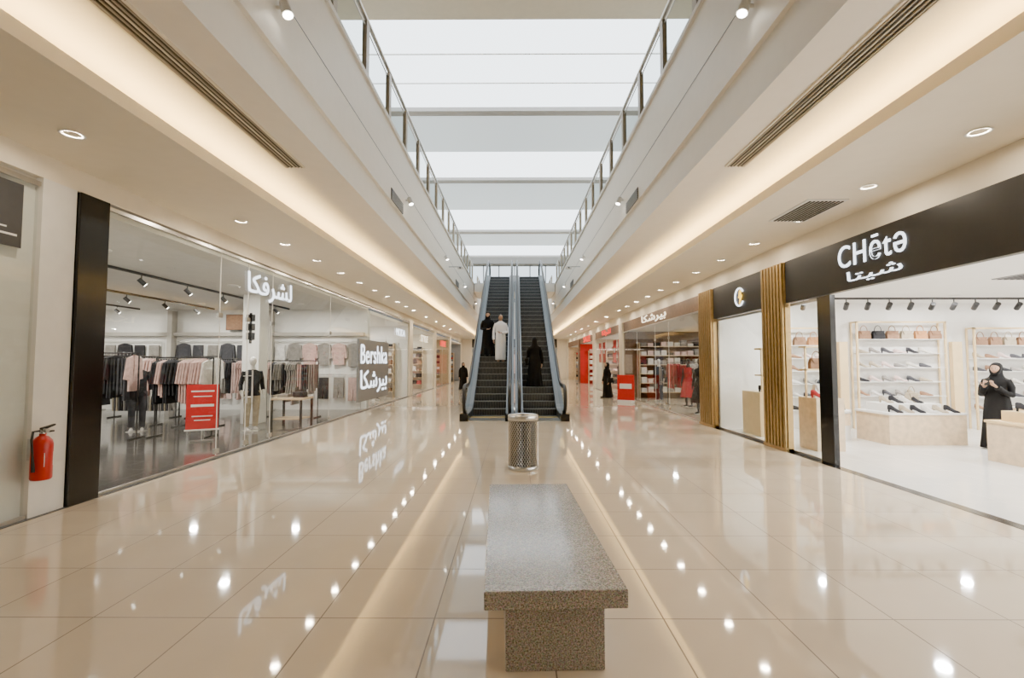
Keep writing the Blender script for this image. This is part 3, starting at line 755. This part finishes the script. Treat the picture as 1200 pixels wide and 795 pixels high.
for x in(-7.5,-10,-12.5):
    g=MB(); g.box(x-.02,x+.02,6.2,15.8,3.35,3.4,M['blackmatte'])
    for k in range(7):
        y=6.8+k*1.35; g.tube([(x,y,3.35),(x,y,3.27)],.012,M['blackmatte'],6); g.tube([(x-.02,y-.05,3.27),(x+.06,y+.03,3.16)],.045,M['blackmatte'],12)
        g.tube([(x+.061,y+.031,3.159),(x+.065,y+.035,3.154)],.036,M['lampface'],12)
    g.build('track_spotlights')

def wallshelf(side,x,y0,y1,pal,zt=2.3,facing='side'):
    g=MB(); n=6
    if facing=='side':
        for k in range(n):
            z=.25+k*(zt-.25)/(n-1); g.box(side*x,side*(x-.38),y0,y1,z,z+.03,M['wood'])
            y=y0+.1
            while y<y1-.3:
                m=CL[R.choice(pal)]; hh=R.uniform(.12,.3); g.box(side*(x-.03),side*(x-.33),y,y+.24,z+.03,z+.03+hh,m); y+=.3
        for y in(y0,y1-.03): g.box(side*x,side*(x-.4),y,y+.03,0,zt+.2,M['wood'])
    else:
        x0,x1=y0,y1; Y=x
        for k in range(n):
            z=.25+k*(zt-.25)/(n-1); g.box(side*x0,side*x1,Y-.38,Y,z,z+.03,M['wood']); xx=x0+.1
            while xx<x1-.3:
                m=CL[R.choice(pal)]; hh=R.uniform(.12,.3); g.box(side*xx,side*(xx+.24),Y-.33,Y-.03,z+.03,z+.03+hh,m); xx+=.3
        for xx in(x0,x1-.03): g.box(side*xx,side*(xx+.03),Y-.4,Y,0,zt+.2,M['wood'])
    g.build('wall_shelving')
for (s,a,b,xd) in((-1,16.5,22.5,6),(-1,23.2,29.5,5),(-1,30.2,36.5,5),(-1,37.2,44.4,5),(1,12.75,21.9,6),(1,22.6,29.5,5),(1,30.2,36.5,5),(1,37.2,44.4,5)):
    wallshelf(s,5.0+xd,a+.5,b-.6,R.choice([[0,3,6,5,10],[4,8,3,2,0],[11,3,0,10]]))
    wallshelf(s,b-.05,5.6,4.6+xd,R.choice([[0,10,3,5,6],[11,8,3,2,0],[6,3,0,10,2]]),facing='end')
    rack((s*6.6,(a+b)/2+1.2,0),0,1.4,R.choice([[0,3,6],[4,8,10],[0,6,3,0]]),1.6)
    rack((s*8.6,(a+b)/2-1,0),0,1.2,R.choice([[0,3,11],[4,8,2],[2,6,3,0]]),1.6)
    table((s*7.0,(a+b)/2-.6,0),0,1.0,.8,.75,M['white'],M['wood'],[3,11,6,5,0])
mannequin((6.3,17.4,0),-.9,M['manndark'],('dress',CL[6])); mannequin((5.9,19.6,0),-.9,M['mann'],('top',CL[0],CL[1])); mannequin((6.0,14.0,0),-.9,M['mann'],('dress',CL[10]))
mannequin((5.8,15.0,0),-.9,M['manndark'],('dress',CL[0])); mannequin((5.9,25.0,0),-.9,M['mann'],('dress',CL[6])); mannequin((5.7,23.6,0),-.9,M['mann'],('top',CL[12],CL[0]))
mannequin((-5.8,20.0,0),.9,M['mann'],('top',CL[6],CL[0])); mannequin((-5.8,25.4,0),.9,M['mann'],('dress',CL[5]))
g=MB(); g.box(-.35,.35,-.02,.02,.1,1.1,M['poster']); g.box(-.25,.25,-.025,-.02,.55,.75,M['white']); g.box(-.3,.3,-.15,.15,0,.1,M['white'])
g.build('red_poster_stand',loc=(4.45,19.2,0),rot=-.6)
g=MB()
for yy,m in((23.1,'poster'),(24.3,'poster'),(27.2,'poster'),(28.5,'poster')): g.box(5.15,5.17,yy,yy+.7,1.6,2.75,M[m]); g.box(5.145,5.15,yy+.1,yy+.6,2.1,2.35,M['white'])
g.build('red_window_banners')

# shoe shop interior
YW=11.70
def archframe(x0,x1,ztop,name='shoe_display_wall',bags=False):
    g=MB(); w=.04; D=.22
    for xx in(x0,x1-w):
        g.box(xx,xx+w,YW-D,YW-D+.04,0,ztop,M['goldbright']); g.box(xx,xx+w,YW-.02,YW,0,ztop,M['goldbright'])
    g.box(x0,x1,YW-D,YW-D+.04,ztop,ztop+w,M['goldbright']); g.box(x0,x0+w,YW-D,YW,ztop,ztop+w,M['goldbright']); g.box(x1-w,x1,YW-D,YW,ztop,ztop+w,M['goldbright'])
    nsh=6
    for k in range(nsh):
        z=.45+k*(ztop-.85)/(nsh-1); g.box(x0+w,x1-w,YW-D+.01,YW-.0,z,z+.012,M['white'])
        x=x0+.2
        while x<x1-.2:
            if k==nsh-1: 
                bag(g,(x+.06,YW-.1,z+.012),0,CL[R.choice([10,0,5,12,10,0])],.28,.2,.1)
                x+=.34
            else:
                m=CL[R.choice([0,5,11,10,2,3,8,1])]; h=R.random()<.5
                shoe(g,(x,YW-.11,z+.012),R.uniform(1.0,1.4),m,h); x+=.30
    g.build(name)
archframe(8.2,10.35,2.55); archframe(11.0,12.9,2.4,bags=True); archframe(6.3,7.7,2.4,bags=True)
g=MB(); g.box(7.85,8.05,YW-.12,YW-.02,.3,2.1,M['goldbright']); g.box(10.57,10.8,YW-.12,YW-.02,.3,2.1,M['goldbright'])
g.build('trim_gold_panels')
g=MB(); g.box(5.3,6.0,10.4,11.2,0,.95,M['goldbright']); g.box(5.4,5.44,10.5,10.54,.95,1.9,M['goldbright']); g.box(5.86,5.9,10.5,10.54,.95,1.9,M['goldbright']); g.box(5.4,5.9,10.5,10.8,1.3,1.33,M['goldbright']); g.box(5.4,5.9,10.5,10.8,1.88,1.92,M['goldbright'])
bag(g,(5.65,10.7,.95),0,CL[10],.26,.2,.12); bag(g,(5.65,10.65,1.33),0,CL[4],.26,.2,.12); shoe(g,(5.5,10.6,.95),.6,CL[0],True)
g.build('bag_display_stand')
g=MB(); g.box(5.45,5.95,8.7,9.25,0,.95,M['wood']); bag(g,(5.7,8.95,.95),0,CL[3],.3,.24,.12); shoe(g,(5.55,8.8,.95),.6,CL[6],True)
for x in(5.45,5.92): g.box(x,x+.03,9.0,9.03,.95,1.9,M['goldbright'])
g.box(5.45,5.95,8.95,9.2,1.45,1.48,M['goldbright']); g.box(5.45,5.95,8.95,9.2,1.88,1.91,M['goldbright']); bag(g,(5.7,9.07,1.48),0,CL[10],.26,.2,.1)
g.build('display_plinth')
def plinthtable(loc,sx,sy,h,topm,sidem,items=6,name='shoe_display_table'):
    g=MB(); g.box(-sx/2,sx/2,-sy/2,sy/2,0,h-.04,sidem); g.box(-sx/2-.02,sx/2+.02,-sy/2-.02,sy/2+.02,h-.04,h,topm)
    g.box(-sx/2+.15,sx/2-.3,-sy/2+.2,sy/2-.1,h,h+.16,topm)
    for i in range(items):
        x=-sx/2+.2+(sx-.4)*i/(items-1); m=CL[R.choice([0,5,3,10,4])]
        shoe(g,(x,-sy/2+.1,h),.5,m,True); 
    for i in range(items-2):
        x=-sx/2+.3+(sx-.7)*i/(items-2); shoe(g,(x,0,h+.16),.5,CL[R.choice([0,5,3])],True)
    bag(g,(sx*.1,.1,h+.16),.2,CL[5],.26,.2,.1)
    g.build(name,loc=loc,bevel=.004)
plinthtable((8.0,9.8,0),1.5,.9,.62,M['white'],M['wood'])
g=MB(); g.lathe([(.38,0),(.38,.55),(.40,.55),(.40,.6)],M['white'],seg=40); g.lathe([(.385,.3),(.385,.54)],M['wood'],seg=40,cap=False)
for k in range(6): shoe(g,(.26*math.cos(k),.26*math.sin(k),.6),k,CL[[0,5,3,10,4,2][k]],True)
g.build('round_display_table',loc=(6.7,10.3,0))
plinthtable((8.75,7.6,0),2.0,.7,.66,M['goldbright'],M['wood'],8)
plinthtable((10.9,9.6,0),1.2,.8,.7,M['white'],M['wood'],5)
yy=10.7
g=MB(); g.box(5.6,13.6,yy-.02,yy+.02,3.01,3.05,M['blackmatte'])
for k in range(16):
    x=6.0+k*.48; g.tube([(x,yy,3.01),(x,yy,2.89)],.012,M['blackmatte'],6); g.tube([(x-.03,yy-.06,2.91),(x+.03,yy+.08,2.81)],.05,M['blackmatte'],12)
    g.tube([(x+.031,yy+.081,2.809),(x+.033,yy+.086,2.805)],.04,M['lampface'],12)
g.build('track_spotlights')
g=MB(); g.box(8.3,8.9,7.7,8.3,3.035,3.05,M['grey'])
for k in range(5): g.box(8.35+k*.11,8.4+k*.11,7.75,8.25,3.025,3.036,M['darkgrey'])
g.build('ceiling_air_vent')
g=MB(); g.box(-5.6,-9,3.6,4.1,.9,.94,M['darkgrey']); g.box(-5.6,-9,3.6,4.1,0,.06,M['darkgrey']); g.box(-5.6,-5.64,3.6,4.1,0,1.9,M['darkgrey']); g.box(-9,-8.96,3.6,4.1,0,1.9,M['darkgrey']); g.box(-5.6,-9,3.6,4.1,1.86,1.9,M['darkgrey'])
g.build('dark_shelf_unit')
g=MB(); g.box(-4.99,-4.985,4.3,4.75,2.75,3.4,M['darkgrey']); g.box(-4.984,-4.98,4.35,4.7,2.86,2.88,M['white']); g.box(-4.984,-4.98,4.35,4.6,2.93,2.945,M['white'])
g.build('shop_door_sign')

# ------------------------------------------------------------------ world, camera
w=bpy.data.worlds.new('World'); SC.world=w; w.use_nodes=True
bg=w.node_tree.nodes['Background']; bg.inputs[0].default_value=(.75,.85,1,1); bg.inputs[1].default_value=.3
cam=bpy.data.cameras.new('Camera'); co=bpy.data.objects.new('Camera',cam); COL.objects.link(co)
cam.sensor_width=36; cam.lens=16.8; cam.clip_start=.05; cam.clip_end=300
co.location=(0,0,1.6); co.rotation_euler=(math.radians(92.81),0,math.radians(.3))
SC.camera=co
SC.view_settings.view_transform='AgX'
SC.view_settings.look='AgX - Punchy'
SC.view_settings.exposure=.78
